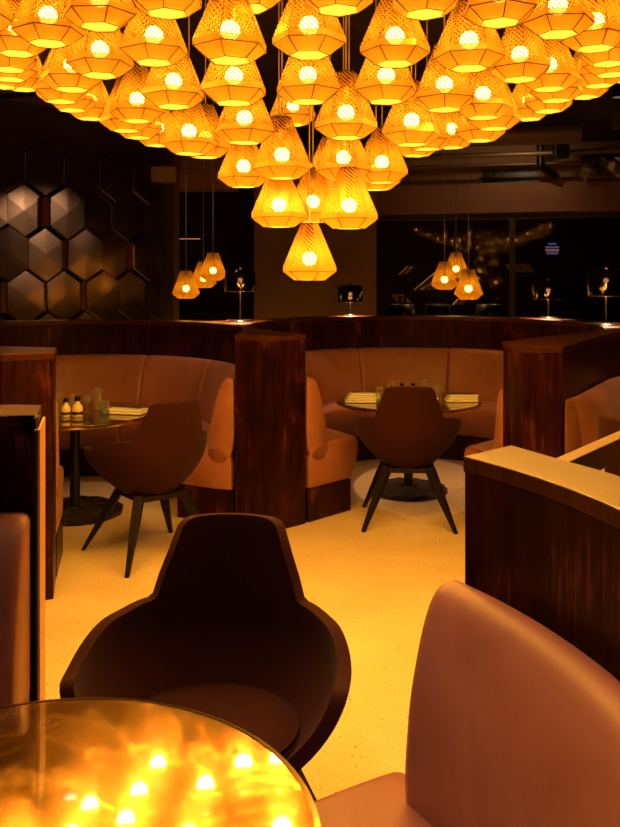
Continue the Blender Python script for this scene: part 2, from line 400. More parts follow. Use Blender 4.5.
# beyond the window: a dark terrace with chairs, and slats standing in for window reflections
def slats(x,y,z,w,h,lean,label,k=4):
    mb=MB()
    for i in range(k):
        a=Vector((x+i*w,y,z)); b_=a+Vector((lean,.0,h)); d=Vector((w*.36,0,0))
        p=[a-d,a+d,b_+d,b_-d]; p2=[v_+Vector((0,.05,0)) for v_ in p]
        mb.add(p+p2,[(0,1,2,3),(7,6,5,4),(0,4,5,1),(1,5,6,2),(2,6,7,3),(3,7,4,0)])
    return mb
for (x,y,z,w,h,l,k,lab) in [(1.28,12.3,1.52,.07,.12,.12,2,'pair of short pale slats imitating window reflections, leftmost and highest'),
                            (1.50,12.3,1.30,.11,.28,.34,3,'three long slanted pale slats imitating window reflections, left of the three pendants'),
                            (1.30,12.6,1.12,.07,.11,-.10,3,'small slanted low slats imitating window reflections at left'),
                            (2.05,12.3,1.1,.08,.09,.08,2,'low pale slats imitating window reflections behind the pendants'),
                            (2.95,12.6,1.56,.09,.12,-.08,4,'row of slanted slats imitating window reflections right of the pendants')]:
    t=empty('reflection_slats',(0,0,0),0,lab,'reflection_piece')
    slats(x,y,z,w,h,l,lab,k).build('slat_panel',M['slat'],t)  # slats and posts put in to imitate reflections in the panes
    MB().tube((x,y+.07,0),(x,y+.07,z+h*.8),.015,.015,8).tube((x+w*(k-1),y+.07,0),(x+w*(k-1),y+.07,z+h*.8),.015,.015,8).tube((x,y+.07,z+.02),(x+w*(k-1),y+.07,z+.02),.01,.01,6).build('posts',M['blackmetal'],t)
for (x,lab) in [(1.25,'dark chair silhouette beyond the window, leftmost'),(1.75,'dark chair silhouette beyond the window, second from left'),(2.45,'dark chair silhouette beyond the window below the pendants')]:
    t=empty('terrace_chair',(x,11.9,0),0,lab,'chair')
    mb=MB(); mb.lathe([(.22,.45),(.25,.6),(.2,.95),(.17,1.12),(.15,1.12),(.18,.9),(.2,.5)],16,closed=True); mb.build('seat',M['black_plastic'],t,smooth=True)
    lg=MB(); [lg.tube((.1*a,.1*b_,.46),(.2*a,.2*b_,0),.015,.012) for a in(-1,1) for b_ in(-1,1)]
    lg.build('base',M['black_plastic'],t)
sgn=empty('lit_sign',(3.62,13.0,1.90),0,'small lit blue sign with a red stripe seen beyond the window','sign')
MB().box((0,.03,0),(.22,.04,.15)).build('housing',M['black_plastic'],sgn)
MB().box((0,0,.035),(.2,.012,.03)).box((0,0,-.055),(.17,.012,.03)).box((0,0,.085),(.12,.012,.025)).build('panel',M['sign_blue'],sgn)
MB().box((0,0,-.01),(.2,.012,.03)).build('stripe',M['sign_red'],sgn)

# ------------------------------------------------------------------ booth geometry
ZT=1.157; LID=.032
def arc(c,R,a0,a1,n=None):
    n=n or max(3,int(abs(a1-a0)/4)+1)
    return [(c[0]+R*cos(radians(a0+(a1-a0)*i/n)),c[1]+R*sin(radians(a0+(a1-a0)*i/n))) for i in range(n+1)]
C1,R1=(-1.655,5.75),1.22
C2,R2=(.82,6.38),1.26
C3,R3=(2.83,4.66),1.22
C0,R0=(-.68,1.08),1.17
A=(-.457,5.28); B=(-.196,5.16); Cc=(-.024,5.32)
D=(1.054,4.76); E=(1.077,4.39); F=(1.28,4.40)
G=(-1.20,4.08); H=(-1.41,3.98); G2=(-1.27,4.36)
def scale_in(pts,d):   # shrink a plan polygon inward by d (approximate, by vertex normals)
    n=len(pts); a=sum(pts[i][0]*pts[(i+1)%n][1]-pts[(i+1)%n][0]*pts[i][1] for i in range(n)); s=1 if a>0 else -1
    out=[]
    for i in range(n):
        p0,p1,p2=Vector(pts[i-1]),Vector(pts[i]),Vector(pts[(i+1)%n])
        e1=(p1-p0).normalized(); e2=(p2-p1).normalized()
        n1=Vector((-e1.y,e1.x))*s; n2=Vector((-e2.y,e2.x))*s; nn=(n1+n2)
        if nn.length<1e-6: nn=n1
        nn.normalize(); k=1/max(.4,nn.dot(n1)); out.append(tuple(p1+nn*d*k))
    return out
def partition(pts,label,rz_label=None):
    c=(sum(p[0] for p in pts)/len(pts),sum(p[1] for p in pts)/len(pts))
    loc=[(p[0]-c[0],p[1]-c[1]) for p in pts]
    t=empty('booth_partition',(c[0],c[1],0),0,label,'partition','curved wooden booth partitions')
    bd=MB().prism(scale_in(loc,.003),0,ZT-LID).build('panel',M['wood'],t)
    bt=bevel(MB().prism(loc,ZT-LID,ZT).build('top_board',M['board'],t),.003,2,50)
    return t
TH=.17
# between the left and middle booths
g1=arc(C1,R1,-3,52); g2=arc(C2,R2,-150,-231)
mid=[A]+g1+[(C1[0]+(R1+TH)*cos(radians(52)),C1[1]+(R1+TH)*sin(radians(52)))]
o2=arc(C2,R2+.26,-231,-226,3); mid+= [(-.45,7.12)]+[o2[0]] + g2[::-1] + [Cc,B]
partition(mid,'dark wood booth end column with a lamp on it, left of the middle chair')
# back of the left booth
partition(arc(C1,R1,52,150)+arc(C1,R1+TH,150,52),'curved dark wood partition behind the left booth under the bronze tiles')
# back of the middle booth
partition(arc(C2,R2,129,32)+arc(C2,R2+.26,32,129),'long curved dark wood partition behind the middle booth under the windows')
# between the middle and right booths
g3=arc(C2,R2,-42,32); g4=arc(C3,R3,150.5,95)
rt=[D]+g3+[(C2[0]+(R2+.26)*cos(radians(32)),C2[1]+(R2+.26)*sin(radians(32)))]+[(2.75,6.1)]+g4[::-1]+[F,E]
partition(rt,'dark wood booth end column right of the middle table, with a top that sweeps back right')
partition(arc(C3,R3,95,20)+arc(C3,R3+TH,20,95),'curved dark partition of the right booth running out of frame')
# left column
partition([G,H,(-2.6,4.15),(-2.55,4.65)]+arc(C1,R1+.03,-125,-107,4)+[G2],'dark wood booth end column at the left edge behind the nearer one')
partition(arc(C1,R1,-125,-180)+arc(C1,R1+.12,-180,-125),'curved dark partition closing the left booth on its hidden side')
# near booth: left and right partitions around the camera's table
nl=partition([(-.70,2.22),(-.75,2.43)]+[(p[0],p[1]) for p in arc(C0,R0+.2,96,170)]+arc(C0,R0,170,91),'nearest dark partition at the left edge with an ochre lit top and end strip')
q_=nl.location
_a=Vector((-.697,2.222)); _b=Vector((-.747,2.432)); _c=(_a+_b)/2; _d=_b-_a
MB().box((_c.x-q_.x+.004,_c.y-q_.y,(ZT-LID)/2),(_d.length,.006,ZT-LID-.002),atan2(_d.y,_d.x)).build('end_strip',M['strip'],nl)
partition([(.307,1.745),(.43,1.858)]+arc(C0,R0+.165,28,-20)+arc(C0,R0+.02,-20,31),'nearest dark partition at right with a broad ochre lit top')
# bare frame behind it
fr=empty('railing',(.75,2.1,0),0,'bare ochre wooden rails and post behind the nearest right partition','railing')
def beam(a,b_,w,h):
    a=Vector(a);b_=Vector(b_);d=b_-a; c=(a+b_)/2-Vector((.75,2.1,0)); return MB().box(c,(d.length,w,h),atan2(d.y,d.x))
bevel(beam((.50,1.735,1.125),(.95,2.32,1.125),.035,.05).build('top_rail',M['rail'],fr),.002)
bevel(beam((.58,1.86,1.05),(1.08,2.50,1.05),.08,.03).build('lower_rail',M['rail'],fr),.002)
bevel(MB().box((-.055,-.115,.55),(.035,.035,1.1),.91).build('post',M['rail'],fr),.002)
bevel(MB().box((.17,.17,.55),(.035,.035,1.1),.91).build('post',M['rail'],fr),.002)

# upholstery swept along the wall
def smoothp(p,it=2):
    for _ in range(it):
        q=[]
        for i in range(len(p)):
            a=p[i]; b_=p[(i+1)%len(p)]
            q.append((a[0]*.75+b_[0]*.25,a[1]*.75+b_[1]*.25)); q.append((a[0]*.25+b_[0]*.75,a[1]*.25+b_[1]*.75))
        p=q
    return p
def path_dirs(pts,center,c0=None,c1=None,blend=.35):
    n=len(pts); P=[Vector(p) for p in pts]; L=[0]
    for i in range(1,n): L.append(L[-1]+(P[i]-P[i-1]).length)
    out=[]
    for i in range(n):
        t=(P[min(i+1,n-1)]-P[max(i-1,0)]).normalized(); nn=Vector((-t.y,t.x))
        if nn.dot(Vector(center)-P[i])<0: nn=-nn
        if c0 is not None:
            w=max(0,1-L[i]/blend); nn=(nn*(1-w)+Vector(c0).normalized()*w*1.0)
        if c1 is not None:
            w=max(0,1-(L[-1]-L[i])/blend); nn=(nn*(1-w)+Vector(c1).normalized()*w)
        out.append(nn.normalized())
    return P,out,L
def resample(P,D_,L,s0,s1,step=.035):
    n=max(4,int((s1-s0)/step)); r=[]
    for k in range(n+1):
        s=s0+(s1-s0)*k/n; i=0
        while i<len(L)-2 and L[i+1]<s: i+=1
        t=(s-L[i])/max(1e-9,(L[i+1]-L[i])); t=min(max(t,0),1)
        r.append((P[i].lerp(P[i+1],t),D_[i].lerp(D_[i+1],t).normalized()))
    return r
def loft(P,D_,L,s0,s1,prof,rnd=.025):
    fr=resample(P,D_,L,s0,s1); cx=sum(p[0] for p in prof)/len(prof); cz=sum(p[1] for p in prof)/len(prof)
    rings=[]
    def ring(pt,dr,k,along=0):
        tv=Vector((-dr.y,dr.x))
        out=[]
        for d,z in prof:
            r=max(.02,sqrt((d-cx)**2+(z-cz)**2)); f=1-k/r
            q=pt+dr*(cx+(d-cx)*f)+tv*0
            out.append((q.x,q.y,cz+(z-cz)*f))
        return out
    a=(fr[0][0]-fr[1][0]).normalized(); b_=(fr[-1][0]-fr[-2][0]).normalized()
    for ang in (0,30,60):
        t=radians(ang); rings.append(ring(fr[0][0]+a*(-rnd*sin(t)), fr[0][1], rnd*(1-sin(t)) if False else rnd*(1-sin(radians(ang))), 0))
    st=0
    rings[0]=ring(fr[0][0],fr[0][1],rnd); rings[1]=ring(fr[0][0]-a*rnd*.3,fr[0][1],rnd*.3); rings[2]=ring(fr[0][0]-a*rnd,fr[0][1],0)
    for pt,dr in fr[1:-1]:
        if (pt-fr[0][0]).length>rnd*1.2 and (pt-fr[-1][0]).length>rnd*1.2: rings.append(ring(pt,dr,0))
    rings += [ring(fr[-1][0]-b_*rnd,fr[-1][1],0),ring(fr[-1][0]-b_*rnd*.3,fr[-1][1],rnd*.3),ring(fr[-1][0],fr[-1][1],rnd)]
    mb=MB(); m=len(prof); vs=[v_ for r in rings for v_ in r]
    fs=[(i*m+k,i*m+(k+1)%m,(i+1)*m+(k+1)%m,(i+1)*m+k) for i in range(len(rings)-1) for k in range(m)]
    fs+=[tuple(range(m))[::-1],tuple(range((len(rings)-1)*m,len(rings)*m))]
    return mb.add(vs,fs)
def banquette(pts,center,label,splits,c0=None,c1=None,seat_w=.50,top=.885,seat=.47,sprof=None,bprof=None,plinth=.2,s_off=(0,0),b_off=0):
    P,Dr,L=path_dirs(pts,center,c0,c1); T=L[-1]
    t=empty('banquette',(center[0],center[1],0),0,label,'banquette','curved upholstered booth seats')
    o=Vector((center[0],center[1])); P=[p-o for p in P]
    bp=bprof or smoothp([(.006,seat-.12),(.006,top-.01),(.03,top+.005),(.075,top),(.115,top-.06),(.16,top-.2),(.195,seat+.05),(.20,seat-.12)],2)
    sp=sprof or smoothp([(.02,seat-.25),(.02,seat-.02),(.18,seat),(seat_w-.06,seat+.01),(seat_w,seat-.03),(seat_w-.02,seat-.15),(seat_w-.07,plinth+.02),(seat_w-.1,plinth),(.02,plinth)],2)
    cuts=[b_off]+[x*T for x in splits]+[T]
    for a,b_ in zip(cuts,cuts[1:]):
        fixn(loft(P,Dr,L,a+.002,b_-.002,bp,.02).build('back_cushion',M['suede'],t,smooth=True,auto=55))
    sc_=[s_off[0]]+[x*T for x in splits[::2]]+[T-s_off[1]]
    for a,b_ in zip(sc_,sc_[1:]):
        fixn(loft(P,Dr,L,a+.002,b_-.002,sp,.02).build('seat_cushion',M['suede'],t,smooth=True,auto=55))
    pl=[(.01,.003),(.01,plinth),(seat_w-.09,plinth),(seat_w-.09,.003)]
    fixn(loft(P,Dr,L,b_off,T,pl,.001).build('plinth',M['wood'],t))
    return t
def between(a,b_,n=5): return [(a[0]+(b_[0]-a[0])*i/n,a[1]+(b_[1]-a[1])*i/n) for i in range(n)]
p2=between((Cc[0]+.004,Cc[1]+.006),(C2[0]+R2*cos(radians(-150)),C2[1]+R2*sin(radians(-150))))+arc(C2,R2-.001,-150,-402)+between((C2[0]+R2*cos(radians(-42)),C2[1]+R2*sin(radians(-42))),D)[1:]+[D]
banquette(p2,C2,'pinkish brown curved banquette around the middle table',[.09,.24,.38,.5,.62,.76,.91],(.69,.72),(-.06,.99))
p1=[A]+between(A,(C1[0]+R1*cos(radians(-3)),C1[1]+R1*sin(radians(-3))))[1:]+arc(C1,R1-.001,-3,252.8)+[G2]
banquette(p1,C1,'pinkish brown curved banquette around the left table',[.09,.19,.30,.42,.6,.75,.9],(-.91,.42),(-.2,.98))
p3=[F]+between(F,(C3[0]+R3*cos(radians(150.5)),C3[1]+R3*sin(radians(150.5))))[1:]+arc(C3,R3-.001,150.5,20)
banquette(p3,C3,'pinkish lit banquette of the right booth, cut by the frame',[.3,.55,.8],(.75,.66))
wide=[(.006,.30),(.006,.91),(.035,.93),(.075,.915),(.105,.85),(.14,.72),(.152,.62),(.15,.52),(.13,.40),(.10,.30)]
banquette(arc(C0,R0+.005,39,-25),C0,'large pinkish brown banquette end at the bottom right',[.62],None,None,.5,.905,.53,None,smoothp(wide,2),b_off=.11)
banquette(arc(C0,R0-.008,91.5,150),C0,'brown banquette end at the left edge beside the nearest table',[.5],None,None,.5,.915,.50)

# ------------------------------------------------------------------ scoop chairs
def make_chair(name,loc,facing,label):
    """shell faces local +X; the high back sits at local -X"""
    t=empty(name,(loc[0],loc[1],0),facing,label,'chair','low scoop armchairs')
    NT=96; NR=22
    def sstep(a,b_,x):
        x=min(1,max(0,(x-a)/(b_-a))); return x*x*(3-2*x)
    vs=[];fs=[]
    for i in range(NT+1):
        th=-120+240*i/NT; at=abs(th)
        back=(1-sstep(29,39,at))**1.15
        arm=.665-.012*sstep(40,60,at)-.055*sstep(58,95,at)-.15*sstep(102,120,at)
        hh=arm+(.862-arm)*back
        if 20<at<=34: hh-=.03*((at-20)/14)**2.5
        ang=radians(th)
        for j in range(NR+1):
            q=max(0,(j-2)/(NR-2)); z0=.345
            z=z0+(hh-z0)*(q**1.35)
            zz=min(1,(z-z0)/.27)
            f=.36+.64*(1-(1-zz)**1.9)
            if j<2: f=(.02,.22)[j]
            lean=.035*max(0,z-.64)/.22*back
            x=.07*min(1,f)-(.345*f+lean)*cos(ang); y=.318*f*sin(ang)
            if z>.6: y*=1.0-.16*(z-.6)/.262*back
            vs.append((x,y,z))
    for i in range(NT):
        for j in range(NR):
            a=i*(NR+1)+j; fs.append((a,a+NR+1,a+NR+2,a+1))
    mb=MB().add(vs,fs)
    o=mb.build('shell',M['felt'],t,smooth=True)
    sd=o.modifiers.new('s','SOLIDIFY'); sd.thickness=.032; sd.offset=0
    bv=o.modifiers.new('b','BEVEL'); bv.width=.015; bv.segments=3; bv.limit_method='ANGLE'; bv.angle_limit=radians(50)
    # seat pad
    pd=MB(); prof=[(0,.40),(.19,.40),(.225,.42),(.23,.445),(.215,.462),(.15,.47),(0,.472)]
    pd.lathe(prof,44); k=pd.build('seat_cushion',M['felt'],t,smooth=True); k.location=(.035,0,0); k.scale=(.93,.93,1)
    pp_=MB(); n=44
    for i in range(n):
        a=2*pi*i/n;b_=2*pi*(i+1)/n
        pp_.tube((.222*cos(a),.222*sin(a),.458),(.222*cos(b_),.222*sin(b_),.458),.004,.004,6,0,False)
    pp_.build('piping',M['felt'],k,smooth=True)
    # base frame and legs
    fb=MB()
    fb.box((-.125,0,.335),(.03,.27,.028)).box((.125,0,.335),(.03,.27,.028)).box((0,-.12,.335),(.25,.03,.028)).box((0,.12,.335),(.25,.03,.028))
    bevel(fb.build('base_frame',M['blackwood'],t),.003)
    for sx in(-1,1):
        for sy in(-1,1):
            top=Vector((.115*sx,.125*sy,.35)); bot=Vector((.275*sx,.272*sy,0))
            d=(bot-top).normalized(); u=Vector((-sy,sx,0)).normalized(); w=d.cross(u)
            mb=MB(); vs=[]
            for pt,a,b_ in((top,.024,.022),(top.lerp(bot,.3),.023,.021),(bot,.011,.011)):
                pz=Vector(pt)
                for e,f_ in((-1,-1),(1,-1),(1,1),(-1,1)): vs.append(pz+u*a*e+w*b_*f_)
            for k_ in range(8,12): vs[k_]=Vector((vs[k_].x,vs[k_].y,.001))
            fs_=[(0,1,2,3)[::-1],(8,9,10,11)]+[(q*4+i,q*4+(i+1)%4,q*4+4+(i+1)%4,q*4+4+i) for q in(0,1) for i in range(4)]
            mb.add(vs,fs_); o=fixn(mb.build('leg',M['blackwood'],t)); bevel(o,.003)
    return t
ch=make_chair('scoop_chair',(.605,5.40),radians(86),'dark maroon scoop armchair seen from behind, at the middle table')
def chair_copy(loc,facing,label):
    c=copy_tree(ch); c.location=(loc[0],loc[1],0); c.rotation_euler=(0,0,facing); c['label']=label; return c
chair_copy((-.87,4.75),radians(127.5),'dark maroon scoop armchair seen from behind at an angle, at the left table')
chair_copy((-.232,2.09),radians(-94),'large dark maroon scoop armchair in the foreground facing the nearest table')
chair_copy((1.66,4.08),radians(25),'dark maroon scoop armchair cut by the right edge of the frame')

# ------------------------------------------------------------------ tables
TZ=.64
def make_table(loc,R,label,topm,base_r=.28):
    t=empty('round_table',(loc[0],loc[1],0),0,label,'table','round pedestal tables')
    MB().lathe([(0,TZ-.018),(R-.012,TZ-.018),(R-.006,TZ),(0,TZ)],96).build('table_top',topm,t,smooth=True,auto=30)
    MB().lathe([(R-.008,TZ-.022),(R+.002,TZ-.022),(R+.005,TZ-.012),(R+.002,TZ-.001),(R-.008,TZ+.0015)],96,closed=True).build('edge_band',M['brass'],t,smooth=True,auto=50)
    MB().lathe([(.032,.03),(.032,TZ-.03),(.12,TZ-.024),(.12,TZ-.018)],32).build('post',M['blackmetal'],t,smooth=True,auto=40)
    rb=random.Random(int(R*1000)); mb=MB(); n=72; prof=[(0,.052),(.06,.05),(base_r*.5,.046),(base_r*.85,.042),(base_r,.03),(base_r,.002),(0,.002)]
    mb.lathe(prof,n); vs=[]
    for (x,y,z) in mb.v:
        r=sqrt(x*x+y*y)
        if z>.025 and r>.05:
            a=atan2(y,x); z+=.005*sin(11*a+r*60)+.003*sin(23*a-r*90)+rb.uniform(-.002,.002)
        if r>base_r*.9: f=1+rb.uniform(-.015,.015); x*=f; y*=f
        vs.append((x,y,z))
    mb.v=vs; mb.build('base',M['iron'],t,smooth=True,auto=60)
    return t
M['darktop'] = mat('dark_glossy_top', (.16,.085,.04), .09, .35, .6, .5)[0]
make_table((.69,6.10),.50,'round dark glossy table with thin brass edge in the middle booth',M['darktop'],.27)
make_table((-1.50,5.55),.50,'round glossy table with brass edge holding yellow bottles in the left booth',M['darktop'],.30)
make_table((-.45,1.345),.468,'large round golden reflective table in the bottom left foreground',M['brasstop'],.28)

# tableware
def tpt(px,py,z=TZ):  # position on a table plane measured from the photograph
    Y=FPX*(EYE-z)/(py-HY); return ((px-HX)*Y/FPX,Y)
def glass(x,y,r,h,label,group,wine=False,band=False):
    t=empty('drinking_glass',(x,y,TZ+.001),0,label,'glass',group)
    if wine:
        prof=[(0,.002),(.032,.003),(.03,.005),(.004,.008),(.004,h*.45),(.02,h*.5),(r,h*.65),(r*.85,h),(r*.82,h),(r*.95,h*.66),(.015,h*.52),(0,h*.5)]
    else:
        prof=[(0,0),(r*.9,0),(r,.004),(r*1.02,h),(r*.95,h),(r*.93,.012),(0,.01)]
    MB().lathe(prof,24).build('bowl',M['glass'],t,smooth=True,auto=50)
    if band: MB().lathe([(r*.6,.013),(r*.9,.013),(r*.9,.028),(r*.6,.028)],24,closed=True).build('tinted_base',M['teal'],t,smooth=True,auto=40)
    return t
def bottle(x,y,label,group,h=.10,r=.026):
    t=empty('condiment_bottle',(x,y,TZ+.001),0,label,'bottle',group)
    MB().lathe([(0,0),(r*.9,0),(r,.005),(r,h*.42),(r*.8,h*.58),(r*.42,h*.68),(r*.42,h*.8),(0,h*.8)],24).build('body',M['cream_bottle'],t,smooth=True,auto=50)
    MB().lathe([(0,h*.8),(r*.5,h*.8),(r*.55,h*.84),(r*.5,h),(0,h)],20).build('cap',M['black_plastic'],t,smooth=True,auto=50)
    MB().lathe([(r*1.0,h*.14),(r*1.03,h*.14),(r*1.03,h*.28),(r*1.0,h*.28)],24,closed=True).build('label_band',M['black_plastic'],t,smooth=True)
    return t
def napkin(x,y,rz,label,group,w=.24,d=.10,k=2):
    t=empty('folded_napkin',(x,y,TZ+.001),rz,label,'napkin',group)
    for i in range(k):
        bevel(MB().box((.006*i,.004*i,.008+.016*i),(w-.01*i,d-.006*i,.014),.03*i).build('fold',M['paper'],t),.005,3)
    return t
def cutlery(x,y,z,rz,label,group):
    t=empty('cutlery_set',(x,y,z),rz,label,'cutlery',group)
    MB().tube((-.10,-.012,.004),(.02,-.012,.004),.004,.003,6).box((.055,-.012,.004),(.08,.016,.002)).build('knife',M['steel'],t)
    f=MB().tube((-.10,.014,.004),(.05,.014,.004),.003,.003,6).box((.065,.014,.004),(.04,.018,.002))
    [f.box((.1,.007+.007*k,.004),(.04,.0025,.002)) for k in range(3)]
    f.build('fork',M['steel'],t); return t
# left table
for px,py,r,h,w,b_,lab in [(59,416,.030,.15,False,False,'tall clear glass at the left end of the left table setting'),
        (87,413,.028,.115,True,False,'stemmed clear glass right of the yellow bottles on the left table'),
        (98,411,.032,.15,False,False,'tallest clear tumbler on the left table'),
        (105,415,.03,.095,False,True,'short clear tumbler with teal base beside the napkin on the left table'),
        (72,409,.03,.10,False,False,'clear glass behind the two yellow bottles on the left table')]:
    x,y=tpt(px,py); glass(x,y,r,h,lab,'glasses on the left table',w,b_)
x,y=tpt(66,417); bottle(x,y,'left of the two yellow condiment bottles on the left table','yellow condiment bottles',.115,.03)
x,y=tpt(77.5,417); bottle(x,y,'right of the two yellow condiment bottles on the left table','yellow condiment bottles',.125,.034)
x,y=tpt(126,413.5); napkin(x,y,-.25,'folded cream napkin on the left table','folded napkins',.25,.12); cutlery(x+.01,y+.01,TZ+.036,-.3,'cutlery lying on the napkin of the left table','cutlery sets')
# middle table
for px,py,r,h,lab in [(379.5,404,.026,.12,'clear glass right beside the left napkin stack on the middle table'),
        (391,400,.032,.135,'taller clear glass left of the chair back on the middle table'),
        (425,399,.032,.135,'clear glass at the back, right of centre on the middle table'),
        (437,404,.030,.13,'clear glass with teal base nearest the right napkin on the middle table')]:
    x,y=tpt(px,py); glass(x,y,r,h,lab,'glasses on the middle table',False,px in(379.5,437))
x,y=tpt(402,398); bottle(x,y,'left yellow bottle peeking over the chair back on the middle table','yellow condiment bottles',.105,.026)
x,y=tpt(413,398); bottle(x,y,'right yellow bottle peeking over the chair back on the middle table','yellow condiment bottles',.105,.026)
x,y=tpt(362,402); napkin(x,y,.0,'stack of folded cream napkins at the left of the middle table','folded napkins',.24,.12,4); cutlery(x+.02,y,TZ+.068,.1,'cutlery on the left napkin stack of the middle table','cutlery sets')
x,y=tpt(461,401.5); napkin(x,y,0,'folded cream napkins at the right of the middle table','folded napkins',.22,.11,3); cutlery(x,y,TZ+.052,.05,'cutlery on the right napkins of the middle table','cutlery sets')

# ------------------------------------------------------------------ table lamps on the partitions
def table_lamp(x,y,h,sw,sh,label,lit=10,rbase=.11):
    t=empty('table_lamp',(x,y,ZT+.001),0,label,'table lamp','smoked glass lamps on the partitions')
    MB().lathe([(0,0),(rbase,0),(rbase,.006),(rbase-.01,.012),(.012,.016),(0,.016)],40).build('base',M['chrome'],t,smooth=True,auto=40)
    MB().tube((0,0,.012),(0,0,h-.02),.006,.006,12).build('stem',M['chrome'],t,smooth=True,auto=40)
    z1=h-.02; z0=z1-sh; r=sw/2
    MB().lathe([(r,z0),(r,z1-.02),(r-.02,z1),(.01,z1+.002),(.01,z1-.004),(r-.022,z1-.006),(r-.006,z1-.024),(r-.006,z0)],40,closed=True).build('lamp_shade',M['smoke'],t,smooth=True,auto=50)
    MB().lathe([(r-.001,z0-.002),(r+.002,z0-.002),(r+.002,z0+.004),(r-.001,z0+.004)],40,closed=True).build('shade_ring',M['brass'],t,smooth=True)
    MB().lathe([(0,z1-.004),(.014,z1),(.012,z1+.02),(0,z1+.026)],16).build('finial',M['chrome'],t,smooth=True)
    MB().lathe([(.006,z1-.03),(.03,z1-.045),(.034,z1-.06),(.006,z1-.062)],24,closed=True).build('reflector',M['black_plastic'],t,smooth=True)
    MB().lathe([(.008,z1-.06),(.016,z1-.066),(.018,z1-.085),(.008,z1-.1)],16,closed=True).build('bulb',M['bulb_white'],t,smooth=True)
    l=bpy.data.lights.new('lamp_light','SPOT'); l.energy=lit; l.color=(1,.52,.25); l.spot_size=radians(115); l.spot_blend=.5; l.shadow_soft_size=.02
    lo=bpy.data.objects.new('lamp_light',l); link(lo,t); lo.location=(0.0,-.022,z0+.03)
    return t
table_lamp(-.545,6.80,.42,.24,.165,'smoked drum table lamp on the partition between the left and middle booths',60)
table_lamp(.36,7.77,.29,.22,.15,'smoked table lamp with its bulb glowing, on the partition right of the pillar base',40,.06)
table_lamp(2.00,7.30,.33,.27,.15,'smoked drum table lamp on the long partition right of the three right pendants',50,.08)
table_lamp(2.15,6.32,.42,.26,.19,'largest smoked drum table lamp, on the partition at the right edge',50,.12)

# ------------------------------------------------------------------ faceted pendant lamps
def make_pendant(name,n,R,RT,RB,HT,HB,band,label,cat,group,bulbm,br,sh,sl,wire=.0017,glow=8.2):
    """origin at the lower rim of the band"""
    t=empty(name,(0,0,0),0,label,cat,group)
    def ring(r,z): return [(r*cos(2*pi*i/n),r*sin(2*pi*i/n),z) for i in range(n)]
    def skin(r0,z0,r1,z1,nm,mt):
        mb=MB(); a=ring(r0,z0); b_=ring(r1,z1); s0=2*r0*sin(pi/n); s1=2*r1*sin(pi/n); hgt=sqrt((z1-z0)**2+((r1-r0)*cos(pi/n))**2)
        for i in range(n):
            j=(i+1)%n
            mb.add([a[i],a[j],b_[j],b_[i]],[(0,1,2,3)],0,[[(i*.3-s0/2*10,0),(i*.3+s0/2*10,0),(i*.3+s1/2*10,hgt*10),(i*.3-s1/2*10,hgt*10)]])
        return mb.build(nm,mt,t)
    skin(R,band,RT,band+HT,'upper_shade',sh)
    skin(R,0,R,band,'rim_band',sl)
    skin(RB,-HB,R,0,'lower_shade',sl)
    MB().add(ring(RB*.97,-HB+.002)[::-1],[tuple(range(n))]).build('glow_disc',M['glow_disc'],t)  # translucent disc added so the open bottom looks bright
    w=MB(); a=ring(R,0); b_=ring(RB,-HB); c=ring(RT,band+HT); d=ring(R,band)
    for i in range(n):
        j=(i+1)%n
        w.tube(a[i],b_[i],wire,wire,4,0,False); w.tube(a[i],a[j],wire,wire,4,0,False); w.tube(b_[i],b_[j],wire*.8,wire*.8,4,0,False)
        w.tube(d[i],c[i],wire*.5,wire*.5,4,0,False); w.tube(c[i],c[j],wire,wire,4,0,False)
    w.build('wire_frame',M['dark_brass'],t)
    cap=MB().lathe([(0,band+HT+.004),(RT*.95,band+HT-.001),(RT*.95,band+HT-.006),(.015,band+HT-.008),(.015,band+HT-.05),(0,band+HT-.05)],n).build('cap',M['dark_brass'],t)
    zb=band+HT*.18+.002
    pr=[(.0,zb+br*1.05)]+[(br*sin(radians(k)),zb+br*cos(radians(k))) for k in range(15,180,15)]+[(0,zb-br)]
    MB().lathe(pr,14).build('bulb',bulbm,t,smooth=True)
    MB().tube((0,0,zb+br*.9),(0,0,band+HT-.04),.014,.014,8).build('lamp_holder',M['brass'],t)
    l=bpy.data.lights.new('bulb_glow','SPOT'); l.energy=glow; l.color=(1,.46,.055); l.spot_size=radians(172); l.spot_blend=.35; l.shadow_soft_size=RB*.6
    lo=bpy.data.objects.new('bulb_glow',l); link(lo,t); lo.location=(0,0,-HB-.008)
    cd=MB().tube((0,0,0),(0,0,1),.0028,.0028,6).build('cord',M['cord'],t); cd.location=(0,0,band+HT)
    return t
D0=.223; R=D0/2
HTOP=CZ-.037
